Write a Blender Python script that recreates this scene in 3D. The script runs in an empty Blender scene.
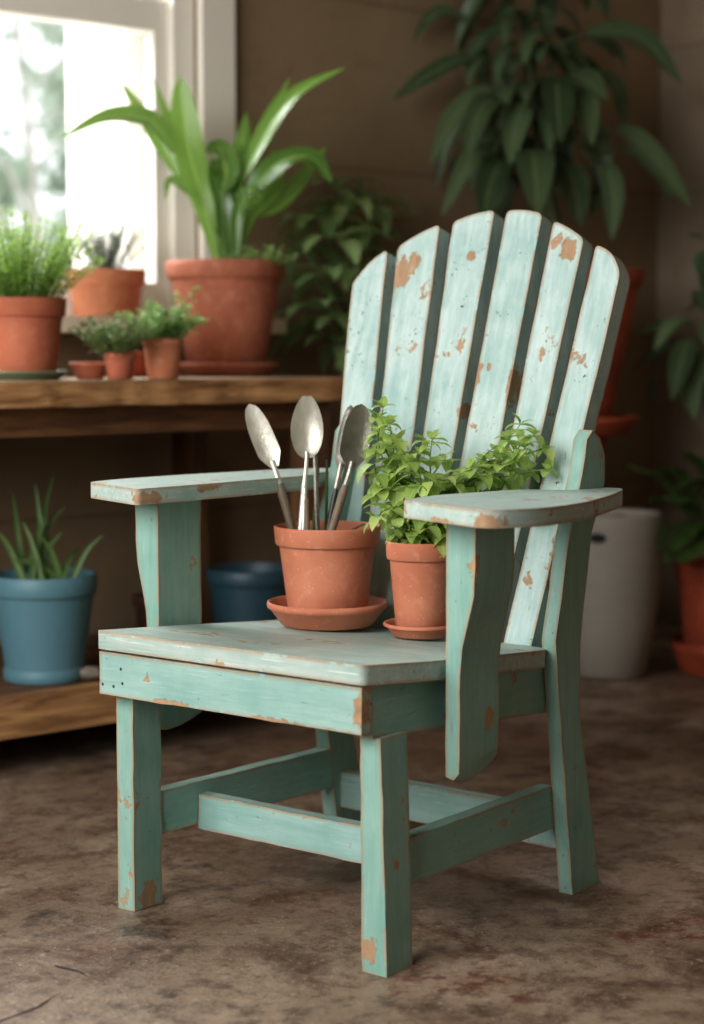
import bpy, bmesh, math, random
from mathutils import Vector, Matrix, noise as mnoise
random.seed(7)
C = bpy.context.scene.collection
R = math.radians

# ------------------------------------------------------------------ camera frame (metres, world axes follow the room)
CAM = Vector((-1.398, -1.930, 0.800))
PITCH = 0.089
FPX = 1808.0
FWD = Vector((math.cos(R(50)) * math.cos(PITCH), math.sin(R(50)) * math.cos(PITCH), -math.sin(PITCH)))
RGT = Vector((math.sin(R(50)), -math.cos(R(50)), 0))
UPV = RGT.cross(FWD)
def ray(u, v): return FWD + RGT * ((u - 352) / FPX) - UPV * ((v - 512) / FPX)
def at_y(u, v, y): r = ray(u, v); return CAM + r * ((y - CAM.y) / r.y)
def at_z(u, v, z): r = ray(u, v); return CAM + r * ((z - CAM.z) / r.z)
def at_d(u, v, d): return CAM + ray(u, v) * d
def depth(p): return (Vector(p) - CAM).dot(FWD)

ROT = -1.351131            # turn of the chair in the room
RM = Matrix.Rotation(ROT, 4, 'Z')
def chw(x, y, z): return RM @ Vector((x, y, z))   # chair space -> world

# ------------------------------------------------------------------ node helpers
class NT:
    def __init__(s, name):
        s.m = bpy.data.materials.new(name); s.m.use_nodes = True
        s.t = s.m.node_tree; s.t.nodes.clear()
        s.out = s.t.nodes.new('ShaderNodeOutputMaterial')
    def n(s, typ, **kw):
        nd = s.t.nodes.new('ShaderNode' + typ)
        for k, v in kw.items():
            if k.startswith('_'): setattr(nd, k[1:], v)
            else: s.set(nd.inputs[k.replace('__', ' ')] if not k.startswith('i') or not k[1:].isdigit() else nd.inputs[int(k[1:])], v)
        return nd
    def set(s, sock, v):
        if hasattr(v, 'is_output') or isinstance(v, bpy.types.NodeSocket): s.t.links.new(v, sock)
        else: sock.default_value = v
    def math(s, op, a, b=0.0, c=None, clamp=False):
        nd = s.t.nodes.new('ShaderNodeMath'); nd.operation = op; nd.use_clamp = clamp
        s.set(nd.inputs[0], a); s.set(nd.inputs[1], b)
        if c is not None: s.set(nd.inputs[2], c)
        return nd.outputs[0]
    def vmath(s, op, a, b=(0, 0, 0)):
        nd = s.t.nodes.new('ShaderNodeVectorMath'); nd.operation = op
        s.set(nd.inputs[0], a)
        if op == 'SCALE': s.set(nd.inputs['Scale'], b)
        else: s.set(nd.inputs[1], b)
        return nd.outputs['Value'] if op in ('DOT_PRODUCT', 'LENGTH', 'DISTANCE') else nd.outputs[0]
    def noise(s, vec, scale, detail=4.0, rough=0.55, dist=0.0):
        nd = s.n('TexNoise', Scale=scale, Detail=detail, Roughness=rough, Distortion=dist); s.set(nd.inputs['Vector'], vec); return nd.outputs['Fac']
    def step(s, x, a, b, lo=0.0, hi=1.0):
        nd = s.t.nodes.new('ShaderNodeMapRange'); nd.interpolation_type = 'SMOOTHSTEP'
        s.set(nd.inputs[0], x); s.set(nd.inputs[1], a); s.set(nd.inputs[2], b); s.set(nd.inputs[3], lo); s.set(nd.inputs[4], hi); return nd.outputs[0]
    def mix(s, f, a, b, blend='MIX'):
        nd = s.t.nodes.new('ShaderNodeMix'); nd.data_type = 'RGBA'; nd.blend_type = blend
        s.set(nd.inputs[0], f); s.set(nd.inputs[6], a); s.set(nd.inputs[7], b); return nd.outputs[2]
    def coord(s): return s.n('TexCoord').outputs['Object']
    def bump(s, h, strength=0.3, dist=0.002):
        return s.n('Bump', Strength=strength, Distance=dist, Height=h).outputs[0]
    def principled(s, color, rough=0.5, normal=None, **kw):
        b = s.n('BsdfPrincipled'); s.set(b.inputs['Base Color'], color); s.set(b.inputs['Roughness'], rough)
        if normal is not None: s.set(b.inputs['Normal'], normal)
        for k, v in kw.items(): s.set(b.inputs[k.replace('__', ' ')], v)
        s.t.links.new(b.outputs[0], s.out.inputs[0]); return b

def lin(r, g, b):
    f = lambda c: (c / 255 / 12.92) if c / 255 <= 0.04045 else ((c / 255 + 0.055) / 1.055) ** 2.4
    return (f(r), f(g), f(b), 1.0)

# ------------------------------------------------------------------ materials
def paint(name, stretch, wear=0.0, pale=0.25, spots=(), base=(134, 170, 163), light=(160, 189, 183), holes=(), pits=0.0):
    t = NT(name); co = t.coord()
    off = t.n('ObjectInfo').outputs['Random']
    v = t.vmath('ADD', co, t.vmath('SCALE', (3.1, 7.7, 5.3), off))
    sv = t.vmath('MULTIPLY', v, stretch)
    patch = t.noise(v, 11, 6, 0.62)
    blotch = t.noise(v, 34, 5, 0.65, 0.4)
    grain = t.noise(sv, 1.0, 5, 0.6)
    fine = t.noise(sv, 3.2, 4, 0.6)
    bev = t.n('Bevel', _samples=4, Radius=0.009).outputs[0]
    geo = t.n('NewGeometry').outputs['Normal']
    edge = t.math('SUBTRACT', 1.0, t.vmath('DOT_PRODUCT', bev, geo))
    edge = t.step(edge, 0.004, 0.05)
    rag = t.noise(t.vmath('MULTIPLY', v, (1, 1, 0.6)), 70, 8, 0.72, 0.5)
    # edge wear
    e = t.math('ADD', t.math('MULTIPLY', edge, 0.55), t.math('MULTIPLY', t.math('SUBTRACT', blotch, 0.5), 0.9))
    e = t.math('ADD', e, t.math('MULTIPLY', t.math('SUBTRACT', patch, 0.5), 0.7))
    e = t.math('ADD', e, t.math('MULTIPLY', t.math('SUBTRACT', rag, 0.5), 0.85))
    em = t.step(e, 0.40, 0.46)
    # face chips
    f = t.math('ADD', t.math('MULTIPLY', patch, 0.62), t.math('MULTIPLY', blotch, 0.30))
    f = t.math('ADD', f, t.math('MULTIPLY', grain, 0.14))
    f = t.math('ADD', f, t.math('MULTIPLY', t.math('SUBTRACT', rag, 0.5), 0.22))
    fm = t.step(f, 0.655 - wear, 0.675 - wear)
    chip = t.math('MAXIMUM', em, fm)
    for (c, rad) in spots:
        d = t.vmath('LENGTH', t.vmath('DIVIDE', t.vmath('SUBTRACT', co, c), rad))
        d = t.math('ADD', d, t.math('MULTIPLY', t.math('SUBTRACT', rag, 0.5), 3.4))
        chip = t.math('MAXIMUM', chip, t.step(d, 0.95, 0.86))
    wood = t.mix(t.math('ADD', t.math('MULTIPLY', grain, 0.6), t.math('MULTIPLY', rag, 0.5)), lin(92, 64, 42), lin(204, 172, 138))
    col = t.mix(t.step(t.math('ADD', t.math('MULTIPLY', grain, 0.5), t.math('MULTIPLY', patch, 0.5)), 0.3, 0.75), lin(*base), lin(*light))
    col = t.mix(t.math('MULTIPLY', t.step(fine, 0.55, 0.8), pale), col, lin(226, 232, 224))
    col = t.mix(t.math('MULTIPLY', t.step(patch, 0.5, 0.2), 0.22), col, lin(92, 150, 142))
    speck = t.step(t.noise(t.vmath('MULTIPLY', v, (1, 1, 0.7)), 190, 2, 0.5), 0.70 - pits, 0.735 - pits)
    speck2 = t.math('MULTIPLY', speck, t.step(t.noise(v, 16, 3), 0.5, 0.64))
    crack = t.math('MULTIPLY', t.step(fine, 0.335, 0.295), t.step(patch, 0.42, 0.58))
    dark = t.math('MAXIMUM', t.math('MULTIPLY', speck2, 0.85), t.math('MULTIPLY', crack, 0.5))
    for hc in holes:
        dark = t.math('MAXIMUM', dark, t.step(t.vmath('DISTANCE', co, hc), 0.0027, 0.0017))
    col = t.mix(dark, col, lin(62, 50, 40))
    col = t.mix(chip, col, wood)
    h = t.math('ADD', t.math('MULTIPLY', grain, 0.35), t.math('MULTIPLY', fine, 0.3))
    h = t.math('SUBTRACT', h, t.math('MULTIPLY', chip, 0.45))
    h = t.math('SUBTRACT', h, t.math('MULTIPLY', dark, 0.5))
    t.principled(col, t.math('ADD', 0.48, t.math('MULTIPLY', chip, 0.3)), t.bump(h, 0.55, 0.0022), Specular__IOR__Level=0.35)
    return t.m

def terracotta(name, c1=(198, 132, 104), c2=(178, 110, 84), dust=0.25, speck=0.5):
    t = NT(name); co = t.coord(); off = t.n('ObjectInfo').outputs['Random']
    v = t.vmath('ADD', co, t.vmath('SCALE', (3.1, 7.7, 5.3), off))
    a = t.noise(v, 9, 5); b = t.noise(v, 55, 4); rings = t.noise(t.vmath('MULTIPLY', v, (6, 6, 120)), 1.0, 3)
    col = t.mix(t.step(a, 0.3, 0.7), lin(*c1), lin(*c2))
    col = t.mix(t.math('MULTIPLY', t.step(b, 0.52, 0.75), dust), col, lin(222, 176, 150))
    sp = t.step(t.noise(v, 260, 1), 0.72, 0.75)
    col = t.mix(t.math('MULTIPLY', sp, speck), col, lin(235, 205, 180))
    h = t.math('ADD', t.math('MULTIPLY', rings, 0.5), t.math('MULTIPLY', b, 0.4))
    t.principled(col, 0.68, t.bump(h, 0.25, 0.0015), Specular__IOR__Level=0.3)
    return t.m

def plain(name, col, rough=0.6, var=0.15, scale=12, bump=0.15, metallic=0.0, stretch=(1, 1, 1)):
    t = NT(name); v = t.vmath('MULTIPLY', t.coord(), stretch)
    a = t.noise(v, scale, 5)
    dark = tuple(c * (1 - var * 2) for c in col[:3]) + (1,)
    lite = tuple(min(1, c * (1 + var)) for c in col[:3]) + (1,)
    t.principled(t.mix(a, dark, lite), rough, t.bump(t.noise(v, scale * 5, 4), bump, 0.002), Metallic=metallic)
    return t.m

def leafmat(name, dark, mid, rib, rough=0.38, trans=0.25, spec=0.5):
    t = NT(name)
    at = t.n('Attribute', _attribute_name='leaf')
    sep = t.n('SeparateColor'); t.set(sep.inputs[0], at.outputs['Color'])
    rnd, across, along = sep.outputs[0], sep.outputs[1], sep.outputs[2]
    nz = t.noise(t.coord(), 40, 4)
    col = t.mix(t.math('ADD', t.math('MULTIPLY', rnd, 0.75), t.math('MULTIPLY', nz, 0.3)), lin(*dark), lin(*mid))
    ribm = t.step(across, 0.16, 0.0)
    col = t.mix(t.math('MULTIPLY', ribm, 0.55), col, lin(*rib))
    vein = t.n('TexWave', Scale=1.0, Distortion=0.5); 
    comb = t.n('CombineXYZ'); t.set(comb.inputs[0], t.math('ADD', t.math('MULTIPLY', along, 5.0), t.math('MULTIPLY', across, -1.6)))
    t.set(vein.inputs['Vector'], comb.outputs[0])
    bp = t.bump(vein.outputs['Fac'], 0.12, 0.002)
    b = t.n('BsdfPrincipled'); t.set(b.inputs['Base Color'], col); t.set(b.inputs['Roughness'], rough); t.set(b.inputs['Normal'], bp)
    t.set(b.inputs['Specular IOR Level'], spec)
    tr = t.n('BsdfTranslucent'); t.set(tr.inputs[0], t.mix(0.5, col, lin(*rib)))
    mx = t.n('MixShader'); t.set(mx.inputs[0], trans); t.set(mx.inputs[1], b.outputs[0]); t.set(mx.inputs[2], tr.outputs[0])
    t.t.links.new(mx.outputs[0], t.out.inputs[0])
    return t.m

def woodmat(name, dark, lite, stretch, rough=0.65, bump=0.5):
    t = NT(name); v = t.vmath('MULTIPLY', t.coord(), stretch)
    g = t.noise(v, 1.0, 6, 0.6, 0.6); g2 = t.noise(v, 3.5, 4, 0.6); p = t.noise(t.coord(), 5, 4)
    col = t.mix(t.step(g, 0.3, 0.7), lin(*dark), lin(*lite))
    col = t.mix(t.math('MULTIPLY', t.step(g2, 0.42, 0.25), 0.7), col, tuple(c * 0.35 for c in lin(*dark)[:3]) + (1,))
    col = t.mix(t.math('MULTIPLY', t.step(p, 0.5, 0.25), 0.5), col, lin(*dark))
    t.principled(col, rough, t.bump(t.math('ADD', g, t.math('MULTIPLY', g2, 0.5)), bump, 0.004))
    return t.m

def floormat():
    t = NT('stained_concrete'); co = t.coord()
    a = t.noise(co, 1.4, 7, 0.62, 0.4); b = t.noise(co, 5.5, 8, 0.68, 0.3); c = t.noise(co, 26, 6, 0.7); d = t.noise(co, 120, 3, 0.6)
    col = t.mix(t.step(a, 0.3, 0.7), lin(118, 97, 80), lin(166, 146, 127))
    col = t.mix(t.step(b, 0.45, 0.66, 0, 0.85), col, lin(86, 62, 47))
    red = t.math('MULTIPLY', t.step(t.noise(t.vmath('ADD', co, (4.3, 1.7, 0)), 3.2, 6, 0.6), 0.56, 0.68), t.step(c, 0.4, 0.6))
    col = t.mix(t.math('MULTIPLY', red, 0.75), col, lin(120, 62, 48))
    grey = t.step(t.noise(t.vmath('ADD', co, (9.3, 6.7, 0)), 4.1, 7, 0.66), 0.54, 0.68)
    col = t.mix(t.math('MULTIPLY', grey, 0.7), col, lin(176, 160, 142))
    blk = t.math('MULTIPLY', t.step(t.noise(t.vmath('ADD', co, (1.3, 8.7, 0)), 2.3, 8, 0.72), 0.55, 0.66), t.step(c, 0.36, 0.58))
    col = t.mix(t.math('MULTIPLY', blk, 0.75), col, lin(52, 43, 38))
    col = t.mix(t.step(c, 0.48, 0.66, 0, 0.6), col, lin(74, 55, 43))
    g1 = t.noise(co, 75, 6, 0.75)
    col = t.mix(t.math('MULTIPLY', t.step(g1, 0.55, 0.66), t.step(b, 0.42, 0.6, 0.25, 0.9)), col, lin(58, 44, 36))
    col = t.mix(t.math('MULTIPLY', t.step(g1, 0.43, 0.34), t.step(a, 0.4, 0.6, 0.2, 0.8)), col, lin(190, 172, 150))
    col = t.mix(t.step(d, 0.66, 0.72, 0, 0.7), col, lin(210, 196, 176))
    col = t.mix(t.step(d, 0.36, 0.30, 0, 0.7), col, lin(44, 34, 28))
    vo = t.n('TexVoronoi', _feature='DISTANCE_TO_EDGE', Scale=1.1)
    t.set(vo.inputs['Vector'], t.vmath('ADD', co, t.vmath('SCALE', t.n('TexNoise', Scale=6.0, Detail=5.0).outputs['Color'], 0.22)))
    crack = t.math('MULTIPLY', t.step(vo.outputs['Distance'], 0.008, 0.002), t.step(t.noise(t.vmath('ADD', co, (2.2, 0, 0)), 0.9, 3), 0.5, 0.58))
    crack = t.math('MULTIPLY', crack, 0.25)
    wob = t.vmath('ADD', co, t.vmath('SCALE', t.vmath('SUBTRACT', t.n('TexNoise', Scale=22.0, Detail=5.0).outputs['Color'], (.5, .5, .5)), 0.05))
    for ln in (((0, 1019), (38, 1006), (62, 993)), ((62, 966), (84, 972), (104, 984)), ((-30, 1030), (0, 1019))):
        for q0, q1 in zip(ln, ln[1:]):
            A = at_z(*q0, 0); B = at_z(*q1, 0); BA = B - A
            pa = t.vmath('SUBTRACT', wob, tuple(A)); hh = t.math('DIVIDE', t.vmath('DOT_PRODUCT', pa, tuple(BA)), BA.dot(BA), clamp=True)
            dd = t.vmath('LENGTH', t.vmath('SUBTRACT', pa, t.vmath('SCALE', tuple(BA), hh)))
            crack = t.math('MAXIMUM', crack, t.step(dd, 0.0045, 0.0015))
    col = t.mix(t.math('MULTIPLY', crack, 0.85), col, lin(30, 24, 20))
    h = t.math('ADD', t.math('MULTIPLY', c, 0.6), t.math('MULTIPLY', d, 0.35))
    h = t.math('SUBTRACT', h, t.math('MULTIPLY', crack, 1.0))
    h = t.math('ADD', h, t.math('MULTIPLY', b, 0.8))
    rough = t.step(b, 0.35, 0.65, 0.36, 0.62)
    t.principled(col, rough, t.bump(h, 0.55, 0.006), Specular__IOR__Level=0.35)
    return t.m

def wallmat(name, c1, c2):
    t = NT(name); co = t.coord()
    a = t.noise(co, 1.3, 6, 0.6); b = t.noise(co, 14, 6, 0.65)
    col = t.mix(t.step(a, 0.3, 0.7), lin(*c1), lin(*c2))
    col = t.mix(t.step(b, 0.5, 0.75, 0, 0.3), col, tuple(x * 0.6 for x in lin(*c1)[:3]) + (1,))
    br = t.n('TexBrick', Scale=1.0, Mortar__Size=0.006, Brick__Width=0.9, Row__Height=0.42)
    sx = t.n('SeparateXYZ'); t.set(sx.inputs[0], co); cx = t.n('CombineXYZ'); t.set(cx.inputs[0], t.math('ADD', sx.outputs[0], sx.outputs[1])); t.set(cx.inputs[1], sx.outputs[2])
    t.set(br.inputs['Vector'], cx.outputs[0])
    col = t.mix(t.math('MULTIPLY', br.outputs['Fac'], 0.35), col, tuple(x * 0.5 for x in lin(*c1)[:3]) + (1,))
    t.principled(col, 0.85, t.bump(t.math('SUBTRACT', b, br.outputs['Fac']), 0.35, 0.006), Specular__IOR__Level=0.2)
    return t.m

def glassmat():
    t = NT('window_glass')
    tr = t.n('BsdfTransparent'); gl = t.n('BsdfGlossy', Roughness=0.02)
    fr = t.n('LayerWeight', Blend=0.12)
    mx = t.n('MixShader'); t.set(mx.inputs[0], t.math('MULTIPLY', fr.outputs['Fresnel'], 0.6)); t.set(mx.inputs[1], tr.outputs[0]); t.set(mx.inputs[2], gl.outputs[0])
    t.t.links.new(mx.outputs[0], t.out.inputs[0]); return t.m

SPOTS_SLAT = [((0.020, 0.571, 0.764), (0.0085, 0.03, 0.022)), ((-0.160, 0.61, 0.925), (0.024, 0.06, 0.026)), ((-0.14, 0.62, 0.94), (0.012, 0.05, 0.016)), ((-0.177, 0.60, 0.895), (0.007, 0.05, 0.016)),
              ((-0.030, 0.62, 0.95), (0.008, 0.05, 0.008)), ((0.0, 0.56, 0.705), (0.006, 0.05, 0.012)), ((0.040, 0.57, 0.775), (0.004, 0.04, 0.008)), ((0.085, 0.57, 0.745), (0.006, 0.05, 0.03)), ((0.15, 0.63, 0.955), (0.014, 0.05, 0.02))]
SPOTS_POST = [((0.28, 0.215, 0.312), (0.03, 0.011, 0.018))]
SPOTS_APRON = [((0.228, 0.0, 0.345), (0.013, 0.02, 0.024)), ((-0.10, 0.0, 0.317), (0.035, 0.02, 0.008)), ((0.08, 0, 0.316), (0.05, 0.02, 0.007))]
SPOTS_LEG = [((0.236, 0.06, 0.14), (0.02, 0.005, 0.008)), ((0.215, 0.03, 0.03), (0.014, 0.02, 0.018)), ((-0.207, 0.06, 0.02), (0.02, 0.02, 0.02))]
PX = paint('chipped_teal_paint_across', (7, 90, 90), 0.022, 0.25, SPOTS_APRON, holes=[(-0.193, 0, 0.357), (-0.2285, 0, 0.332), (-0.207, 0, 0.331), (-0.19, 0, 0.337), (0.2285, 0.02, 0.355), (0.2285, 0.03, 0.335)])
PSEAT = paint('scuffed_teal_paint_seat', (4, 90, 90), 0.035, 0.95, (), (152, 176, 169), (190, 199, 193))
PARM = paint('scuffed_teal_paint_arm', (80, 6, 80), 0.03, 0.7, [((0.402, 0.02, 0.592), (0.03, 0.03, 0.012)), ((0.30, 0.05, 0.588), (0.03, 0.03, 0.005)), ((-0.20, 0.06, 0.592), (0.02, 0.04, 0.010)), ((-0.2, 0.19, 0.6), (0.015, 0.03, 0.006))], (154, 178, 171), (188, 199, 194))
PY = paint('chipped_teal_paint_deep', (90, 7, 90), 0.022, 0.2, (), (124, 163, 152), (148, 182, 172))  # teal darkened and greened, shade of the side faces put into the colour
PZ = paint('chipped_teal_paint_upright', (90, 90, 7), 0.022, 0.2, SPOTS_POST + SPOTS_LEG, (124, 163, 152), (148, 182, 172))  # same darker, greener teal, shade on the legs put into the colour
PS = paint('chipped_teal_paint_slat', (80, 30, 6), 0.026, 0.4, SPOTS_SLAT, (150, 178, 174), (194, 210, 207), pits=0.045)
TC = terracotta('terracotta')
TCB = terracotta('terracotta_bench', (190, 118, 90), (164, 94, 70), 0.15, 0.2)
TCP = terracotta('terracotta_pale', (200, 134, 100), (174, 112, 80), 0.3, 0.2)
TCR = terracotta('terracotta_large', (180, 114, 90), (158, 94, 72), 0.3, 0.3)
TCD = terracotta('terracotta_deep', (176, 84, 52), (140, 62, 40), 0.12, 0.2)
SOIL = plain('potting_soil', lin(52, 38, 28), 0.95, 0.4, 60, 1.0)
BLUE = plain('blue_glaze', lin(92, 132, 144), 0.5, 0.08, 8, 0.1)
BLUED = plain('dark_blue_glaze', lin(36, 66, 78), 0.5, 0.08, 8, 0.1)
GREY = plain('grey_cement', lin(152, 146, 136), 0.75, 0.07, 10, 0.5, 0, (1, 1, 6))
SAGE = plain('sage_ceramic', lin(122, 134, 108), 0.5, 0.08)
STEEL = plain('worn_steel', lin(222, 217, 206), 0.32, 0.18, 90, 0.35, 0.62, (1, 1, .5))
STEELD = plain('tarnished_steel', lin(166, 160, 150), 0.36, 0.3, 50, 0.4, 0.65)
GRIP = plain('weathered_handle', lin(122, 106, 88), 0.5, 0.4, 40, 0.4, 0, (3, 3, 0.3))
GRIPD = plain('dark_handle', lin(52, 50, 46), 0.4, 0.4, 40, 0.3)
GRIPG = plain('green_stem', lin(70, 96, 48), 0.5, 0.3, 40, 0.3)
TWIG = plain('brown_twig', lin(96, 70, 48), 0.8, 0.3, 40, 0.4)
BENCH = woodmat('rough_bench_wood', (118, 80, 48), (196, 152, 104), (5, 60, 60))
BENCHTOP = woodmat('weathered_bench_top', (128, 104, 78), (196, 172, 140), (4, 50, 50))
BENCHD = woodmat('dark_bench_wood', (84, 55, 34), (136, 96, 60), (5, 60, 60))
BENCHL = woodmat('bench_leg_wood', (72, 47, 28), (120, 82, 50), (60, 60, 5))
WHITE = plain('white_window_paint', lin(238, 233, 224), 0.45, 0.03, 6, 0.08)
FLOOR = floormat()
WALL = wallmat('brown_plaster', (130, 111, 87), (150, 130, 104))
WALLR = wallmat('grey_brown_plaster', (148, 132, 112), (168, 152, 132))
CEIL = plain('ceiling_plaster', lin(150, 138, 122), 0.9, 0.05)
GLASS = glassmat()
L_STRAP = leafmat('strap_leaf', (50, 90, 38), (120, 158, 68), (180, 206, 124), 0.24, 0.24)
L_BUSH = leafmat('bush_leaf', (104, 146, 86), (180, 206, 146), (200, 216, 164), 0.28, 0.35)
L_BIG = leafmat('dark_glossy_leaf', (44, 66, 40), (102, 122, 86), (134, 150, 112), 0.42, 0.12)
L_FERN = leafmat('fern_leaf', (52, 86, 36), (98, 136, 66), (130, 160, 90), 0.5, 0.25)
L_FEATH = leafmat('feathery_leaf', (140, 184, 84), (204, 230, 140), (214, 236, 160), 0.6, 0.5)
L_ROSE = leafmat('grey_green_leaf', (66, 88, 66), (112, 134, 106), (130, 150, 120), 0.6, 0.1)
L_OREG = leafmat('soft_herb_leaf', (120, 160, 88), (190, 218, 146), (205, 226, 166), 0.5, 0.35)
L_THYME = leafmat('olive_herb_leaf', (104, 128, 76), (160, 182, 116), (176, 196, 136), 0.55, 0.3)
L_MINT = leafmat('fresh_herb_leaf', (126, 164, 80), (206, 224, 138), (218, 230, 160), 0.42, 0.45)
L_ALOE = leafmat('spiky_leaf', (54, 84, 46), (104, 132, 70), (130, 150, 90), 0.45, 0.15)
L_TREE = leafmat('haze_paled_leaf', (168, 184, 164), (212, 222, 206), (220, 228, 214), 0.9, 0.4)  # leaf tones bleached, haze and overexposure put into the colour
BARK = plain('haze_paled_bark', lin(222, 216, 210), 0.9, 0.15)  # bark bleached like the leaves, haze put into its colour
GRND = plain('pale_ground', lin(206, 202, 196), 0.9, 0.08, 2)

# ------------------------------------------------------------------ object helpers
def tag(o, label=None, cat=None, group=None, kind=None):
    if label: o['label'] = label
    if cat: o['category'] = cat
    if group: o['group'] = group
    if kind: o['kind'] = kind
    return o
def thing(name, label, cat, loc=(0, 0, 0), rz=0.0, group=None):
    o = bpy.data.objects.new(name, None); C.objects.link(o); o.location = loc; o.rotation_euler = (0, 0, rz)
    o.empty_display_size = 0.05
    return tag(o, label, cat, group)
def obj(name, bm, mat, parent=None, smooth=True, angle=40, loc=None, label=None):
    me = bpy.data.meshes.new(name); bmesh.ops.recalc_face_normals(bm, faces=bm.faces[:]) if not bm.faces.layers.int.get('keep') else None
    bm.to_mesh(me); bm.free()
    me.materials.append(mat)
    o = bpy.data.objects.new(name, me); C.objects.link(o)
    if parent: o.parent = parent
    if loc is not None: o.location = loc
    if smooth:
        for p in me.polygons: p.use_smooth = True
        try: me.set_sharp_from_angle(angle=R(angle))
        except Exception: pass
    if label: o['label'] = label
    return o
def bevel(bm, w, seg=2, amin=25):
    es = [e for e in bm.edges if len(e.link_faces) == 2 and e.calc_face_angle(0) > R(amin)]
    if es: bmesh.ops.bevel(bm, geom=es, offset=w, segments=seg, affect='EDGES', profile=0.6, clamp_overlap=True)
def prism(poly, f0, f1, bm=None):
    """poly: 2-D points; f0/f1 map a point to 3-D on either face"""
    bm = bm or bmesh.new()
    a = [bm.verts.new(f0(*p)) for p in poly]; b = [bm.verts.new(f1(*p)) for p in poly]
    n = len(poly)
    bm.faces.new(a); bm.faces.new(b[::-1])
    for i in range(n): bm.faces.new((a[i], a[(i + 1) % n], b[(i + 1) % n], b[i])[::-1])
    return bm
def box(x0, x1, y0, y1, z0, z1, bv=0.0, seg=2, bm=None):
    bm2 = prism([(x0, y0), (x1, y0), (x1, y1), (x0, y1)], lambda x, y: (x, y, z0), lambda x, y: (x, y, z1))
    if bv: bevel(bm2, bv, seg)
    if bm is None: return bm2
    join(bm, bm2); return bm
def join(bm, other):
    me = bpy.data.meshes.new('tmp'); other.to_mesh(me); other.free(); bm.from_mesh(me); bpy.data.meshes.remove(me)
def worn(bm, amp=0.0012, freq=28, cut=0.03):
    """cut a board into short lengths and wobble it so its edges are not ruler straight"""
    for _ in range(6):
        es = [e for e in bm.edges if e.calc_length() > cut]
        if not es or len(bm.verts) > 9000: break
        bmesh.ops.subdivide_edges(bm, edges=es, cuts=1, use_grid_fill=True)
    for v in bm.verts:
        v.co += Vector(mnoise.noise_vector(v.co * freq)) * amp + Vector(mnoise.noise_vector(v.co * freq * 3)) * amp * 0.4
    return bm
def lathe(prof, seg=64, bm=None, c=(0, 0, 0)):
    bm = bm or bmesh.new(); rings = []
    for r, z in prof:
        if r < 1e-6: rings.append([bm.verts.new((c[0], c[1], c[2] + z))])
        else: rings.append([bm.verts.new((c[0] + r * math.cos(2 * math.pi * k / seg), c[1] + r * math.sin(2 * math.pi * k / seg), c[2] + z)) for k in range(seg)])
    for A, B in zip(rings, rings[1:]):
        if len(A) == 1 and len(B) == 1: continue
        for k in range(seg):
            k2 = (k + 1) % seg
            if len(A) == 1: bm.faces.new((A[0], B[k], B[k2]))
            elif len(B) == 1: bm.faces.new((A[k], A[k2], B[0]))
            else: bm.faces.new((A[k], A[k2], B[k2], B[k]))
    return bm
def spline(pts, n):
    P = [Vector(p) for p in pts]
    if len(P) == 2: return [P[0].lerp(P[1], i / n) for i in range(n + 1)]
    out = []; m = len(P) - 1
    for i in range(n + 1):
        u = i / n * m; k = min(int(u), m - 1); t = u - k
        p0 = P[k - 1] if k else P[0] * 2 - P[1]; p1, p2 = P[k], P[k + 1]; p3 = P[k + 2] if k + 2 <= m else P[m] * 2 - P[m - 1]
        out.append(0.5 * ((2 * p1) + (p2 - p0) * t + (2 * p0 - 5 * p1 + 4 * p2 - p3) * t * t + (3 * p1 - p0 - 3 * p2 + p3) * t ** 3))
    return out
def tube(bm, pts, r0, r1=None, seg=7, n=8, col=None):
    r1 = r0 if r1 is None else r1; S = spline(pts, n); rings = []
    for i, p in enumerate(S):
        d = (S[min(i + 1, n)] - S[max(i - 1, 0)]).normalized()
        a = d.orthogonal().normalized() if i == 0 else (a - d * a.dot(d)).normalized()
        b = d.cross(a); r = r0 + (r1 - r0) * i / n
        rings.append([bm.verts.new(p + (a * math.cos(2 * math.pi * k / seg) + b * math.sin(2 * math.pi * k / seg)) * r) for k in range(seg)])
    for A, B in zip(rings, rings[1:]):
        for k in range(seg): bm.faces.new((A[k], A[(k + 1) % seg], B[(k + 1) % seg], B[k]))
    bm.faces.new(rings[0][::-1]); bm.faces.new(rings[-1])
    return bm

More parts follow.
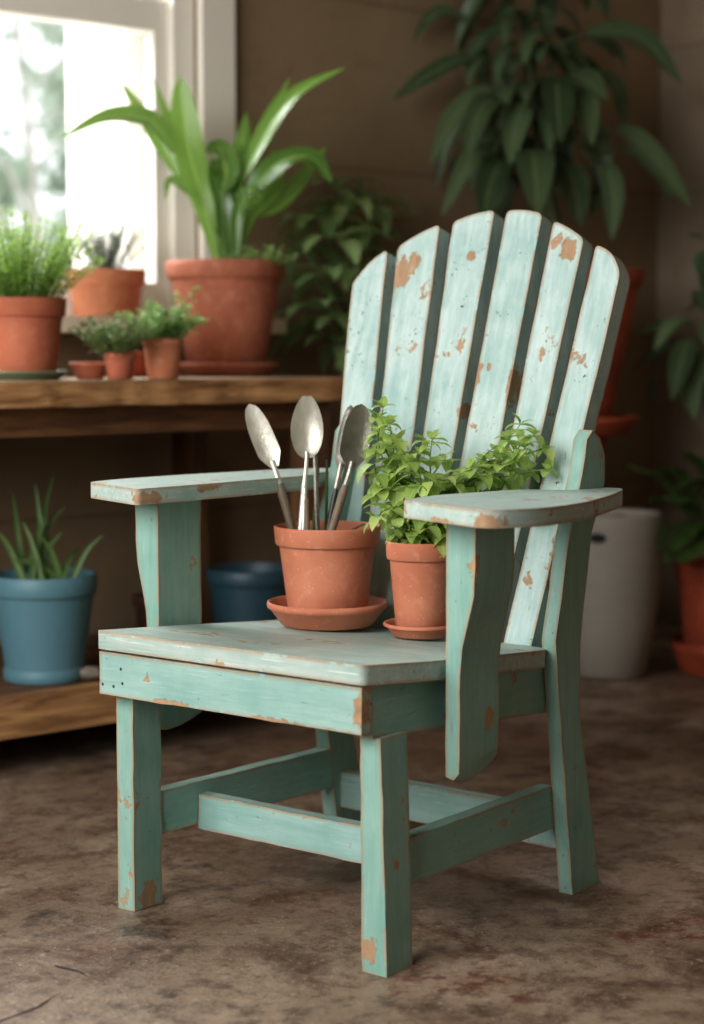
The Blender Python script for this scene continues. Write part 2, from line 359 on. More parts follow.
class Foliage:
    """collects leaves of one plant in one mesh, with a 'leaf' colour (random, across, along)"""
    def __init__(s): s.v = []; s.f = []; s.c = []
    def leaf(s, pts, width, up=Vector((0, 0, 1)), n=8, shape='lance', fold=0.25, wave=0.0, rnd=None, na=2):
        S = spline(pts, n); rnd = random.random() if rnd is None else rnd
        base = len(s.v); cols = 2 * na + 1; ph = random.random() * 6
        for i, p in enumerate(S):
            t = i / n
            d = (S[min(i + 1, n)] - S[max(i - 1, 0)]).normalized()
            side = d.cross(up)
            if side.length < 0.05: side = d.cross(Vector((0.6, -0.6, 0.3)))
            side.normalize(); nor = side.cross(d).normalized()
            if shape == 'lance': w = math.sin(math.pi * min(1, t ** 0.8)) ** 0.85
            elif shape == 'ovate': w = math.sin(math.pi * min(1, t ** 0.62)) ** 0.8
            elif shape == 'stalked': w = 0.09 if t < 0.3 else 0.09 + 0.91 * math.sin(math.pi * ((t - 0.3) / 0.7) ** 0.75) ** 0.8
            elif shape == 'spike': w = (1 - t) ** 0.7 * (0.7 + 0.3 * min(1, t * 4))
            elif shape == 'paddle': w = (0.16 + 0.84 * math.sin(math.pi / 2 * min(1, t / .62)) ** 1.5) * (1 if t < .62 else max(0.0, 1 - ((t - .62) / .38) ** 2.4) ** .6)
            elif shape == 'strap': w = min(1, 0.35 + 1.1 * t) * (1 - t ** 4) ** 0.7
            else: w = 1
            w = max(w, 0.02) * width * 0.5
            for k in range(-na, na + 1):
                a = k / na
                q = p + side * (w * a) + nor * (abs(a) * w * fold + wave * w * math.sin(ph + 9 * t + (2 if a > 0 else 0)) * abs(a))
                s.v.append(q); s.c.append((rnd, abs(a), t, 1))
        for i in range(n):
            for k in range(cols - 1):
                a = base + i * cols + k
                s.f.append((a, a + 1, a + cols + 1, a + cols))
    def arch(s, base, az, elev, length, width, droop, **kw):
        """a leaf that leaves base at azimuth/elevation and bends down by droop radians along its length"""
        n = 5; p = Vector(base); pts = [p.copy()]; e = elev
        for i in range(n):
            d = Vector((math.cos(az) * math.cos(e), math.sin(az) * math.cos(e), math.sin(e)))
            p = p + d * (length / n); pts.append(p.copy()); e -= droop / n
        s.leaf(pts, width, **kw); return pts
    def build(s, name, mat, parent, loc=None):
        me = bpy.data.meshes.new(name); off = Vector(loc) if loc is not None else Vector((0, 0, 0))
        py = parent.location.y
        if py < 1.63:
            for v in s.v:
                lim = 1.60 - py
                if v.y > lim - .08: v.y = lim - .08 + .08 * math.tanh((v.y - lim + .08) / .08)
        me.from_pydata([tuple(v - off) for v in s.v], [], s.f); me.update()
        ca = me.color_attributes.new('leaf', 'FLOAT_COLOR', 'POINT')
        for i, c in enumerate(s.c): ca.data[i].color = c
        for p in me.polygons: p.use_smooth = True
        me.materials.append(mat)
        o = bpy.data.objects.new(name, me); C.objects.link(o); o.parent = parent
        return o

def pot_prof(rr, rb, h, rim=0.2, lip=0.006, th=0.006, foot=0.0):
    """classic flower pot: tapered body, banded rim, open top with wall thickness"""
    zr = h * (1 - rim); rs = rb + (rr - lip - rb) * (zr / h) 
    return [(0, 0.0), (rb - 0.002, 0), (rb, 0.002), (rb + (rs - rb) * 0.5, zr * 0.5), (rs, zr - 0.001), (rs + lip * 0.75, zr), (rs + lip, zr + 0.0025), (rr - 0.0015, h - 0.003), (rr - 0.002, h - 0.001),
            (rr - 0.004, h), (rr - th, h - 0.0015), (rr - th - 0.001, h - 0.006), (rs - th, zr), (rs - th - 0.001, zr - 0.01)]
def saucer_prof(rr, rb, h, th=0.005):
    return [(0, 0), (rb - 0.003, 0), (rb, 0.002), (rr - 0.005, h * 0.68), (rr - 0.001, h * 0.74), (rr, h * 0.86), (rr - 0.001, h * 0.97), (rr - 0.003, h), (rr - th - 0.001, h * 0.96), (rr - th - 0.004, h * 0.7), (rb - 0.002, th + 0.001), (0, th)]
def soil_bm(r, z):
    bm = bmesh.new(); seg = 40
    rings = []
    for i, f in enumerate((1.0, 0.85, 0.65, 0.42, 0.2)):
        rings.append([bm.verts.new((r * f * math.cos(2 * math.pi * k / seg), r * f * math.sin(2 * math.pi * k / seg), z + (0 if i == 0 else random.uniform(-.25, 1) * 0.05 * r + 0.02 * r))) for k in range(seg)])
    ce = bm.verts.new((0, 0, z + 0.05 * r))
    for A, B in zip(rings, rings[1:]):
        for k in range(seg): bm.faces.new((A[k], A[(k + 1) % seg], B[(k + 1) % seg], B[k]))
    for k in range(seg): bm.faces.new((rings[-1][k], rings[-1][(k + 1) % seg], ce))
    return bm
def make_pot(name, label, cat, loc, rr, rb, h, mat, rim=0.2, lip=0.006, th=0.006, soil=True, soil_mat=None, prof=None, sz=0.0, group=None, pot_label=None):
    t = thing(name, label, cat, loc, 0, group)
    obj('pot', lathe(prof or pot_prof(rr, rb, h, rim, lip, th)), mat, t, angle=50, label=pot_label)
    if soil:
        zs = h * (1 - rim) + 0.25 * h * rim if not sz else sz
        obj('soil', soil_bm(rr - lip - th + 0.0015 if not sz else (rb + (rr - rb) * sz / h - th), zs), soil_mat or SOIL, t)
    return t

# ------------------------------------------------------------------ the chair
chair = thing('garden_armchair', 'weathered teal wooden slat-back garden armchair with chipped paint on the concrete floor', 'chair', (0, 0, 0), ROT)
SL = 0.084
def seatz(y): return 0.408 - SL * y
# seat board
def rounded(poly, rad, seg=4):
    out = []; n = len(poly)
    for i, p in enumerate(poly):
        r = rad[i] if isinstance(rad, (list, tuple)) else rad
        P = Vector(p); A = Vector(poly[i - 1]); B = Vector(poly[(i + 1) % n])
        if r <= 0: out.append(tuple(P)); continue
        a = (A - P); b = (B - P); ra = min(r, a.length * 0.48); rb_ = min(r, b.length * 0.48)
        a = P + a.normalized() * ra; b = P + b.normalized() * rb_
        for k in range(seg + 1):
            t = k / seg; out.append(tuple(a * (1 - t) ** 2 + P * 2 * t * (1 - t) + b * t * t))
    return out
poly = rounded([(-0.238, -0.004), (0.234, -0.004), (0.248, 0.12), (0.243, 0.449), (-0.243, 0.449), (-0.245, 0.2)], [0.012, 0.012, 0, 0.05, 0.05, 0])
bm = prism(poly, lambda x, y: (x, y, seatz(y) - 0.026), lambda x, y: (x, y, seatz(y))); bevel(bm, 0.005, 3, 50)
obj('seat', bm, PSEAT, chair)
bm = worn(box(-0.2355, 0.2285, 0.0, 0.022, 0.318, 0.3785, 0.003)); obj('front_apron', bm, PX, chair)
for s in (-1, 1):
    bm = prism([(0.0225, 0.313 - SL * 0.0225), (0.445, 0.313 - SL * 0.445), (0.445, 0.3815 - SL * 0.445), (0.0225, 0.3815 - SL * 0.0225)], lambda y, z: (s * 0.213, y, z), lambda y, z: (0.2285 if s > 0 else -0.2355, y, z)); bevel(bm, 0.0025)
    obj('side_apron', worn(bm), PY, chair)
    # front leg
    bm = box(min(s * 0.202, s * 0.2345), max(s * 0.202, s * 0.2345), 0.032, 0.089, 0.0, 0.3095, 0.003)
    for v in bm.verts: v.co.x += (0.011 if v.co.x > 0.22 else 0.004) * (1 - v.co.z / 0.31) if s > 0 else 0
    obj('leg', worn(bm, 0.0014, 22), PZ, chair)
    # rear leg, sawn from one plank
    rp = [(0.484, 0.0), (0.563, 0.0), (0.500, 0.262), (0.497, 0.375), (0.527, 0.535), (0.563, 0.605), (0.562, 0.645), (0.548, 0.672), (0.527, 0.685), (0.510, 0.672), (0.497, 0.62), (0.463, 0.535), (0.427, 0.385), (0.444, 0.265)]
    bm = prism(rp, lambda y, z: (0.231 if s > 0 else -0.182, y, z), lambda y, z: (0.254 if s > 0 else -0.210, y, z)); bevel(bm, 0.003, 2, 50)
    obj('leg', worn(bm, 0.0012, 22), PZ, chair)
    # arm support with a waisted outer edge
    pp = [(0.2475, 0.236), (0.270, 0.233), (0.278, 0.243), (0.2795, 0.30), (0.2795, 0.375), (0.283, 0.415), (0.292, 0.452), (0.300, 0.485), (0.3025, 0.52), (0.3025, 0.5845), (0.2475, 0.5845)]
    pp = [(max(x, 0.257), z) for x, z in pp]
    obj('spacer', box(min(s * .2275, s * .2575), max(s * .2275, s * .2575), .195, .232, .322, .358), PY, chair)
    bm = prism(pp, lambda x, z: (s * x, 0.145, z), lambda x, z: (s * x, 0.238, z)); bevel(bm, 0.003, 2, 50)
    bm = worn(bm, 0.0012, 22)
    for v in bm.verts:   # rounded foot of the support
        if v.co.z < 0.262: v.co.z += 0.016 * max(0, (v.co.y - 0.165) / 0.073) ** 2 + 0.006 * max(0, (0.158 - v.co.y) / 0.013)
    obj('arm_support', bm, PZ, chair)
    bm = box(min(s * 0.206, s * 0.2285), max(s * 0.206, s * 0.2285), 0.0885, 0.466, 0.100, 0.164, 0.003)
    for v in bm.verts:
        if s < 0: v.co.x += 0.024 * (v.co.y - 0.0885) / 0.3775
    obj('stretcher', worn(bm), PY, chair)
# armrests
arm_r = rounded([(0.222, 0.095), (0.398, 0.022), (0.428, 0.10), (0.408, 0.24), (0.355, 0.40), (0.308, 0.52), (0.28, 0.57), (0.254, 0.57), (0.254, 0.455), (0.196, 0.435), (0.186, 0.22)], [0.012, 0.03, 0.05, 0.06, 0.06, 0.06, 0.03, 0.004, 0.004, 0.02, 0.06], 6)
def armz(y): return 0.609 - 0.022 * (y - 0.07)
bm = prism(arm_r, lambda x, y: (x, y, armz(y) - 0.0225), lambda x, y: (x, y, armz(y))); bevel(bm, 0.006, 3, 50)
obj('armrest', bm, PARM, chair)
arm_l = rounded([(-0.357, 0.10), (-0.203, 0.045), (-0.192, 0.2), (-0.188, 0.43), (-0.214, 0.455), (-0.214, 0.58), (-0.27, 0.58), (-0.318, 0.50), (-0.355, 0.32), (-0.368, 0.18)], [0.02, 0.012, 0.05, 0.02, 0.004, 0.004, 0.03, 0.05, 0.05, 0.05], 6)
bm = prism(arm_l, lambda x, y: (x, y, 0.583), lambda x, y: (x, y, 0.606)); bevel(bm, 0.006, 3, 50)
obj('armrest', bm, PARM, chair)
# cross and back stretchers, back rails
obj('stretcher', worn(box(-0.2, 0.2065, 0.166, 0.188, 0.094, 0.146, 0.003)), PX, chair)
obj('stretcher', worn(box(-0.1825, 0.2315, 0.487, 0.509, 0.064, 0.122, 0.004)), PX, chair)
obj('back_rail', box(-0.209, 0.236, 0.568, 0.590, 0.58, 0.625, 0.003), PX, chair)
obj('back_rail', box(-0.182, 0.2315, 0.489, 0.511, 0.31, 0.36, 0.003), PX, chair)
# six fanned back slats
TH = math.atan(0.3); ST, CT = math.sin(TH), math.cos(TH)
def sl3(x, z, back): return (x, 0.452 + 0.3 * (z - 0.36) + back * CT, z - back * ST)
slats = [((-0.193, -0.137), (-0.259, 0.912), (-0.198, 0.966)), ((-0.122, -0.062), (-0.178, 0.970), (-0.102, 1.004)), ((-0.048, 0.000), (-0.076, 1.007), (0.000, 1.022)),
         ((0.014, 0.076), (0.0235, 1.020), (0.090, 1.012)), ((0.090, 0.134), (0.113, 1.000), (0.172, 0.970)), ((0.148, 0.196), (0.195, 0.960), (0.245, 0.915))]
for i, ((b0, b1), tl, tr) in enumerate(slats):
    n = 9
    mid = Vector(((tl[0] + tr[0]) / 2, (tl[1] + tr[1]) / 2 + (0.004 if i not in (0, 5) else 0.009)))
    if i == 5: mid.x += 0.006
    poly = rounded([(b0, 0.365), (b1, 0.365), tr, tuple(mid), tl], [0, 0, 0.010, 0.03, 0.010], 5)
    bm = prism(poly, lambda x, z: sl3(x, z, 0.0), lambda x, z: sl3(x, z, 0.034)); bevel(bm, 0.003, 2, 50)
    # shallow lengthwise cuts so that the long edges can wander
    for k in range(1, 14):
        z = 0.365 + k * 0.045
        bmesh.ops.bisect_plane(bm, geom=bm.verts[:] + bm.edges[:] + bm.faces[:], plane_co=(0, 0, z), plane_no=(0, 0, 1))
    for v in bm.verts: v.co += Vector(mnoise.noise_vector(v.co * 17 + Vector((i, 0, 0)))) * 0.0014
    obj('back_slat', bm, PS, chair)

# ------------------------------------------------------------------ on the seat
def on_seat(x, y): return chw(x, y, seatz(y + 0.0) + 0.001)
P1 = chw(-0.113, 0.365, seatz(0.30) + 0.0015)
sc1 = obj('saucer', lathe(saucer_prof(0.0925, 0.071, 0.036)), TC, None, angle=50, loc=P1)
tag(sc1, 'wide terracotta saucer on the chair seat holding the pot of garden tools', 'saucer')
POT1 = P1 + Vector((0, 0, 0.0065))
tp = make_pot('flower_pot', 'terracotta flower pot full of old metal garden tools on the chair seat', 'flower pot', POT1, 0.083, 0.058, 0.145, TC, 0.2, 0.006)
P2 = chw(0.057, 0.372, seatz(0.325) + 0.0015)
sc2 = obj('saucer', lathe(saucer_prof(0.056, 0.043, 0.020)), TC, None, angle=50, loc=P2)
tag(sc2, 'small terracotta saucer on the chair seat under the bushy green herb pot', 'saucer')
POT2 = P2 + Vector((0, 0, 0.0065))
herb = make_pot('potted_herb', 'bright green leafy herb in a terracotta pot on the chair seat', 'potted plant', POT2, 0.0535, 0.037, 0.134, TC, 0.2, 0.005)

D1 = depth(POT1); D2 = depth(POT2)
def herb_stems(fo, st, stems, leaf_len, leaf_w, gap, rad=0.0012, n=10, pair=True, tip=True, jit=0.35, shape='ovate', droop=0.9, el=(0.1, 0.8)):
    for pts in stems:
        S = spline(pts, 24); tube(st, pts, rad, rad * 0.5, 5, 10)
        L = sum((S[i + 1] - S[i]).length for i in range(24)); acc = 0; az0 = random.random() * 6; last = 0
        for i in range(2, 25):
            acc += (S[i] - S[i - 1]).length
            if acc - last >= gap or i == 24:
                last = acc; az0 += 1.57 + random.uniform(-.4, .4)
                k = 0.55 + 0.45 * math.sin(math.pi * min(1, acc / L * 0.85 + 0.12))
                for q in range(2 if pair else 1):
                    az = az0 + q * math.pi + random.uniform(-jit, jit)
                    fo.arch(S[i], az, random.uniform(*el), leaf_len * k * random.uniform(0.7, 1.15), leaf_w * k * random.uniform(0.8, 1.1), random.uniform(0.3, 1.3) * droop, n=5, na=1, shape=shape, fold=0.3)
                if i == 24 and tip:
                    for q in range(3): fo.arch(S[i], random.random() * 6.3, random.uniform(0.6, 1.3), leaf_len * 0.55, leaf_w * 0.5, 0.8, n=4, na=1, shape=shape)
# herb in the chair: stems traced from its habit: one tall left sprig, one long right sprig, a dense middle
fo = Foliage(); st = bmesh.new(); stems = []
top2 = POT2 + Vector((0, 0, 0.108))
def rel(p, D, u, v, dd=0.0): return at_d(u, v, D + dd)
def r2(u, v, dd=0.0): return at_d(u, v, D2 + dd) - POT2
b2 = lambda: Vector((random.uniform(-.028, .028), random.uniform(-.028, .028), 0.118))
spec = [((392, 500), (375, 470), (383, 408), -.01), ((398, 495), (388, 455), (378, 430), .02), ((405, 500), (385, 490), (374, 495), -.03), ((410, 480), (420, 455), (425, 442), .0), ((415, 490), (405, 455), (398, 440), -.02),
        ((440, 500), (480, 470), (545, 448), .0), ((445, 495), (490, 460), (520, 425), .02), ((440, 500), (470, 480), (512, 470), -.02), ((432, 500), (450, 480), (470, 470), -.04), ((428, 490), (440, 465), (445, 460), .03),
        ((400, 510), (385, 510), (376, 520), -.05), ((420, 500), (420, 475), (410, 462), -.05), ((450, 510), (490, 490), (530, 470), .03), ((420, 500), (435, 480), (455, 485), -.06), ((405, 500), (392, 480), (395, 465), .0), ((448, 505), (500, 500), (535, 515), .0), ((450, 505), (490, 480), (548, 470), .01), ((395, 495), (380, 450), (377, 418), .0), ((400, 490), (395, 460), (390, 425), -.02), ((445, 500), (495, 465), (535, 435), -.02), ((445, 500), (500, 470), (525, 448), -.03), ((448, 500), (485, 455), (508, 440), .0), ((430, 495), (430, 460), (432, 440), -.02)]
for a, b, c_, dd in spec:
    stems.append([b2(), r2(*a, dd * .6), r2(*b, dd), r2(*c_, dd)])
for k in range(7):
    a = random.random() * 6.3; h = random.uniform(0.02, 0.06)
    p = b2(); stems.append([p, p + Vector((math.cos(a) * .015, math.sin(a) * .015, h * .6)), p + Vector((math.cos(a) * .04, math.sin(a) * .04, h))])
herb_stems(fo, st, stems, 0.043, 0.028, 0.0145, el=(-0.7, 0.6), droop=1.3)
for i_, v_ in enumerate(fo.v):      # keep the leaves in front of the chair back
    q_ = RM.inverted() @ (POT2 + v_); lim_ = .452 + .3 * (q_.z - .36) - .006
    if q_.y > lim_: q_.y = lim_; fo.v[i_] = (RM @ q_) - POT2
fo.build('foliage', L_MINT, herb); obj('stems', st, GRIPG, herb)

# tools in the pot, each its own thing
def frame_from(a, b, facing=None):
    """matrix whose z runs a->b and whose y axis faces the room's left front"""
    z = (b - a).normalized(); f = facing or (CAM - a).normalized(); y = (f - z * f.dot(z)).normalized(); x = y.cross(z)
    return Matrix((x, y, z)).transposed().to_4x4()
def blade_bm(L, W, cup, shape):
    bm = bmesh.new(); n, m = 22, 8; rows = []
    for i in range(n + 1):
        t = i / n
        if shape == 'spoon': w = math.sin(math.pi * (0.03 + 0.94 * t ** 0.85)) ** 0.55
        elif shape == 'spade': w = (0.62 + 0.38 * t) * (1 if t < .7 else math.sqrt(max(0.0, 1 - ((t - .7) / .3) ** 2)) * 0.96 + 0.04)* (0.75 + 0.25 * min(1, t * 8))
        else: w = 0.35 + 0.65 * min(1, t * 5); w *= (1 if t < .45 else math.sqrt(max(0.0, 1 - ((t - .45) / .55) ** 2.2)) * 0.97 + 0.03)
        row = []
        for k in range(-m, m + 1):
            a = k / m
            row.append(bm.verts.new((a * w * W / 2, -cup * (1 - a * a) * math.sin(math.pi * min(1, 0.08 + 0.9 * t)), t * L)))
        rows.append(row)
    for A, B in zip(rows, rows[1:]):
        for k in range(2 * m): bm.faces.new((A[k], A[k + 1], B[k + 1], B[k]))
    bmesh.ops.solidify(bm, geom=bm.faces[:], thickness=0.0016)
    return bm
def tool(name, label, cat, foot, neck, tip, W, cup, shape, hr, hmat, bmat, dF, dN, dT, turn=0.0, neckr=0.0035):
    A, N, T = at_d(*foot, D1 + dF), at_d(*neck, D1 + dN), at_d(*tip, D1 + dT)
    t = thing(name, label, cat, A)
    M = frame_from(N, T) @ Matrix.Rotation(turn, 4, 'Z')
    L = (T - N).length; bb = blade_bm(L, W, cup, shape); bb.transform(M); bmesh.ops.translate(bb, verts=bb.verts[:], vec=N - A)
    obj('blade', bb, bmat, t, angle=60)
    h = bmesh.new(); d = (N - A); 
    for k, (q0, q1, ra, rb_) in enumerate(((0.0, 0.66, hr, hr * 1.15), (0.66, 0.78, hr * 1.15, hr * 0.8))): tube(h, [d * q0, d * q1], ra, rb_, 10, 6)
    obj('handle', h, hmat, t, angle=60)
    s_ = bmesh.new(); tube(s_, [d * 0.76, d * 0.9, N - A + (T - N) * 0.1], neckr * 1.25, neckr, 8, 6); obj('shank', s_, bmat, t)
    return t
tool('hand_trowel', 'long flat silver trowel leaning left out of the tool pot', 'trowel', (296, 545), (275, 467), (249, 404), 0.036, 0.004, 'trowel', 0.0062, GRIP, STEEL, 0.005, 0.015, 0.02)
tool('garden_spoon', 'oval silver spoon-shaped scoop standing upright in the middle of the tool pot', 'scoop', (299, 545), (307, 458), (307, 396), 0.050, 0.010, 'spoon', 0.0045, STEEL, STEEL, -0.015, -0.01, -0.01, neckr=0.0028)
tool('hand_trowel', 'tarnished round-tipped trowel leaning right out of the tool pot', 'trowel', (327, 545), (351, 468), (362, 404), 0.044, 0.006, 'trowel', 0.0060, GRIP, STEELD, -0.03, -0.03, -0.02, 0.25)
tool('hand_trowel', 'narrow blackened trowel tucked behind the right-leaning tarnished one', 'trowel', (324, 548), (340, 470), (351, 405), 0.030, 0.007, 'trowel', 0.004, GRIPD, STEELD, -0.01, -0.01, -0.005, -0.7)
# plain dark and steel handles standing between them
def rod(name, label, cat, a, b, r, mat, da, db, cap=None):
    A, B = at_d(*a, D1 + da), at_d(*b, D1 + db); t = thing(name, label, cat, A); bm = bmesh.new(); d = B - A
    tube(bm, [Vector((0, 0, 0)), d * 0.5, d], r, r * 0.85, 8, 8); obj('shaft', bm, mat, t)
    bm = bmesh.new(); tube(bm, [d * 0.985, d * 1.0, d * 1.03], r * 1.0, r * 0.55, 8, 4); obj('tip', bm, cap or mat, t)
    return t
rod('tool_handle', 'dark steel tool handle standing just right of the silver scoop', 'tool handle', (318, 545), (315, 455), 0.0042, STEELD, 0.02, 0.02, GRIPD)
rod('tool_handle', 'short steel tool handle standing left of the scoop stem', 'tool handle', (303, 548), (305, 487), 0.004, STEEL, -0.03, -0.03)
rod('tool_handle', 'stubby wooden tool handle at the front centre of the tool pot', 'tool handle', (308, 550), (307, 500), 0.0035, GRIP, -0.035, -0.035)
rod('plant_stake', 'thin green stake between the dark handle and the tarnished trowel', 'stake', (326, 545), (327, 462), 0.0026, GRIPG, 0.03, 0.035)
rod('plant_stake', 'thin green stake leaning against the stem of the silver scoop', 'stake', (312, 545), (318, 470), 0.0026, GRIPG, 0.035, 0.035)
# dry twig at the right rim
bm = bmesh.new(); tw = thing('dry_twig', 'crooked dry brown twig lying over the right rim of the tool pot', 'twig', POT1 + Vector((0, 0, 0.13)))
o_ = POT1 + Vector((0, 0, 0.13))
tube(bm, [at_d(352, 530, D1 - .01) - o_, at_d(366, 524, D1 - .012) - o_, at_d(381, 529, D1 - .015) - o_], 0.0022, 0.0012, 6, 6); tube(bm, [at_d(364, 525, D1 - .012) - o_, at_d(376, 520, D1 - .02) - o_], 0.0016, 0.001, 6, 4)
obj('stem', bm, TWIG, tw)

# ------------------------------------------------------------------ the room
YW, XR, XL, YF, ZC = 1.637, 2.78, -2.4, -3.2, 2.7
def struct(name, bm, mat, parent=None):
    o = obj(name, bm, mat, parent, angle=30)
    if not parent: o['kind'] = 'structure'
    return o
struct('floor', box(XL - .15, XR + .15, YF - .15, YW + .15, -0.1, 0.0), FLOOR)
struct('ceiling', box(XL - .15, XR + .15, YF - .15, YW + .15, ZC, ZC + 0.1), CEIL)
WX0, WX1, WZ0, WZ1 = -0.60, 1.118, 0.845, 2.25     # opening in the back wall
bm = box(XL - .15, WX0, YW, YW + .14, 0, ZC); box(WX1, XR + .15, YW, YW + .14, 0, ZC, bm=bm); box(WX0, WX1, YW, YW + .14, 0, WZ0, bm=bm); box(WX0, WX1, YW, YW + .14, WZ1, ZC, bm=bm)
struct('wall_back', bm, WALL)
struct('wall_right', box(XR, XR + .15, YF, YW, 0, ZC), WALLR)
struct('wall_front', box(XL - .15, XR + .15, YF - .15, YF, 0, ZC), WALLR)
LY0, LY1, LZ0, LZ1 = -1.7, 0.8, 0.75, 2.35         # opening in the left wall
bm = box(XL - .15, XL, YF, LY0, 0, ZC); box(XL - .15, XL, LY1, YW, 0, ZC, bm=bm); box(XL - .15, XL, LY0, LY1, 0, LZ0, bm=bm); box(XL - .15, XL, LY0, LY1, LZ1, ZC, bm=bm)
struct('wall_left', bm, WALLR)
# back window: a double-hung sash in a white casing
w1 = bpy.data.objects.new('window_1', None); C.objects.link(w1); w1['kind'] = 'structure'
def wp(name, bm, mat=WHITE): return obj(name, bm, mat, w1, angle=30)
def ring(x0, x1, z0, z1, y0, y1, wl, wr, wb, wt, bv=0.004):
    bm = box(x0, x0 + wl, y0, y1, z0, z1, bv); box(x1 - wr, x1, y0, y1, z0, z1, bv, bm=bm); box(x0 + wl, x1 - wr, y0, y1, z0, z0 + wb, bv, bm=bm); box(x0 + wl, x1 - wr, y0, y1, z1 - wt, z1, bv, bm=bm); return bm
wp('casing', ring(WX0 - .11, WX1 + .095, WZ0 + .03, WZ1 + .11, YW - .022, YW - 0.001, .11, .095, .001, .11))
wp('window_frame', ring(WX0 + .001, WX1 - .001, WZ0 + .001, WZ1 - .001, YW + .01, YW + .135, .06, .06, .05, .05))
sash = wp('sash', ring(WX0 + .062, WX1 - .062, WZ0 + .052, 1.615, YW + .03, YW + .07, .06, .040, .062, .07))
sash2 = wp('sash', ring(WX0 + .062, WX1 - .062, 1.548, WZ1 - .052, YW + .075, YW + .115, .06, .040, .055, .06))
o = obj('pane', box(WX0 + .12, WX1 - .101, YW + .048, YW + .052, WZ0 + .112, 1.547), GLASS, sash, smooth=False)
o = obj('pane', box(WX0 + .12, WX1 - .101, YW + .093, YW + .097, 1.602, WZ1 - .11), GLASS, sash2, smooth=False)
wp('sill', box(WX0 - .14, WX1 + .14, YW - .16, YW + .03, WZ0 - .005, WZ0 + .03, 0.005))
wp('exterior_reveal', ring(WX0 + .03, WX1 - .03, WZ0 - .05, WZ1 + .02, YW + .141, YW + .42, .09, .075, .04, .04))
w2 = bpy.data.objects.new('window_2', None); C.objects.link(w2); w2['kind'] = 'structure'
bm = box(XL - .12, XL - .05, LY0 + .001, LY0 + .06, LZ0 + .001, LZ1 - .001); box(XL - .12, XL - .05, LY1 - .06, LY1 - .001, LZ0 + .001, LZ1 - .001, bm=bm)
box(XL - .12, XL - .05, LY0 + .06, LY1 - .06, LZ0 + .001, LZ0 + .06, bm=bm); box(XL - .12, XL - .05, LY0 + .06, LY1 - .06, LZ1 - .06, LZ1 - .001, bm=bm); box(XL - .12, XL - .05, (LY0 + LY1) / 2 - .03, (LY0 + LY1) / 2 + .03, LZ0 + .06, LZ1 - .06, bm=bm)
obj('window_frame', bm, WHITE, w2)

# ------------------------------------------------------------------ outside
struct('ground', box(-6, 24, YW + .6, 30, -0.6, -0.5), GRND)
def tree(label, u, v0, dist, h, cr, seed, nl):
    random.seed(seed); p = at_d(u, 300, dist); base = Vector((p.x, p.y, -0.5))
    t = thing('tree', label, 'tree', base, 0, None)
    bm = bmesh.new(); tube(bm, [Vector((0, 0, 0)), Vector((.1, 0, h * .4)), Vector((0, .1, h * .95))], 0.07, 0.02, 8, 10)
    for k in range(9):
        z = h * (0.3 + 0.07 * k); a = random.random() * 6.3; tube(bm, [Vector((0, 0, z)), Vector((math.cos(a) * cr * .5, math.sin(a) * cr * .5, z + .25)), Vector((math.cos(a) * cr * .9, math.sin(a) * cr * .9, z + .3))], 0.02, 0.008, 6, 6)
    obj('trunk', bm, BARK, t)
    fo = Foliage()
    cl = [(Vector((random.gauss(0, .5) * cr, random.gauss(0, .5) * cr, h * random.uniform(0.22, 1.0))), random.uniform(0.2, 0.45) * cr) for _ in range(22)]
    for k in range(nl):
        c_, r = random.choice(cl); q = c_ + Vector((random.gauss(0, 1), random.gauss(0, 1), random.gauss(0, .8))) * r * .6
        fo.arch(q, random.random() * 6.3, random.uniform(-1, 1), random.uniform(.12, .22), .09, .6, n=2, na=1, shape='ovate')
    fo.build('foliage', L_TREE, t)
tree('pale hazy tree at the left edge of the window view', 28, 0, 11.0, 3.6, 0.75, 3, 4200)
tree('pale hazy tree right of centre in the window view, thin trunk', 112, 0, 14.5, 3.6, 0.6, 5, 3200)
tree('low pale hazy tree far behind the others outside the window', 60, 0, 19.0, 2.3, 1.5, 8, 5200)
random.seed(21)

# ------------------------------------------------------------------ potting bench
BY0, BY1, BX0, BX1, BZ = 1.017, 1.615, -0.75, 1.09, 0.742
bench = thing('potting_bench', 'rough wooden potting bench with lower shelf under the window', 'bench', ((BX0 + BX1) / 2, (BY0 + BY1) / 2, 0))
off = -Vector(bench.location)
def bp(name, bm, mat, lab=None):
    bmesh.ops.translate(bm, verts=bm.verts[:], vec=off); return obj(name, bm, mat, bench, label=lab)
bm = bmesh.new()
# top with a wavy sawn front edge
nx = 90; poly = [(BX0 + (BX1 - BX0) * k / nx, BY0 + 0.006 * mnoise.noise(Vector((k * 0.35, 0, 0))) + 0.004 * mnoise.noise(Vector((k * 0.9, 3, 0)))) for k in range(nx + 1)] + [(BX1, BY1), (BX0, BY1)]
bm = prism(poly, lambda x, y: (x, y, BZ - 0.047 + 0.003 * mnoise.noise(Vector((x * 9, 5, 0)))), lambda x, y: (x, y, BZ)); bevel(bm, 0.006, 2, 50)
bp('tabletop', bm, BENCH)
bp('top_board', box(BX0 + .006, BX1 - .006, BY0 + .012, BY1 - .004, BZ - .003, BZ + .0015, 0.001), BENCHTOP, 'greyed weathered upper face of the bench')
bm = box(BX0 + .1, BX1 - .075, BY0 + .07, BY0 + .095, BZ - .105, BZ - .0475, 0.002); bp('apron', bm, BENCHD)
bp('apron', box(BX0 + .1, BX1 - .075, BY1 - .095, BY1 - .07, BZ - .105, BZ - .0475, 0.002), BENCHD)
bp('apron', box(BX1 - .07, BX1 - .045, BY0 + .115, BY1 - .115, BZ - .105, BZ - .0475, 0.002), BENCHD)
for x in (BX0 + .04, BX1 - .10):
    for y in (BY0 + .045, BY1 - .105): bp('leg', box(x, x + .06, y, y + .06, 0, BZ - .0475, 0.004), BENCHL)
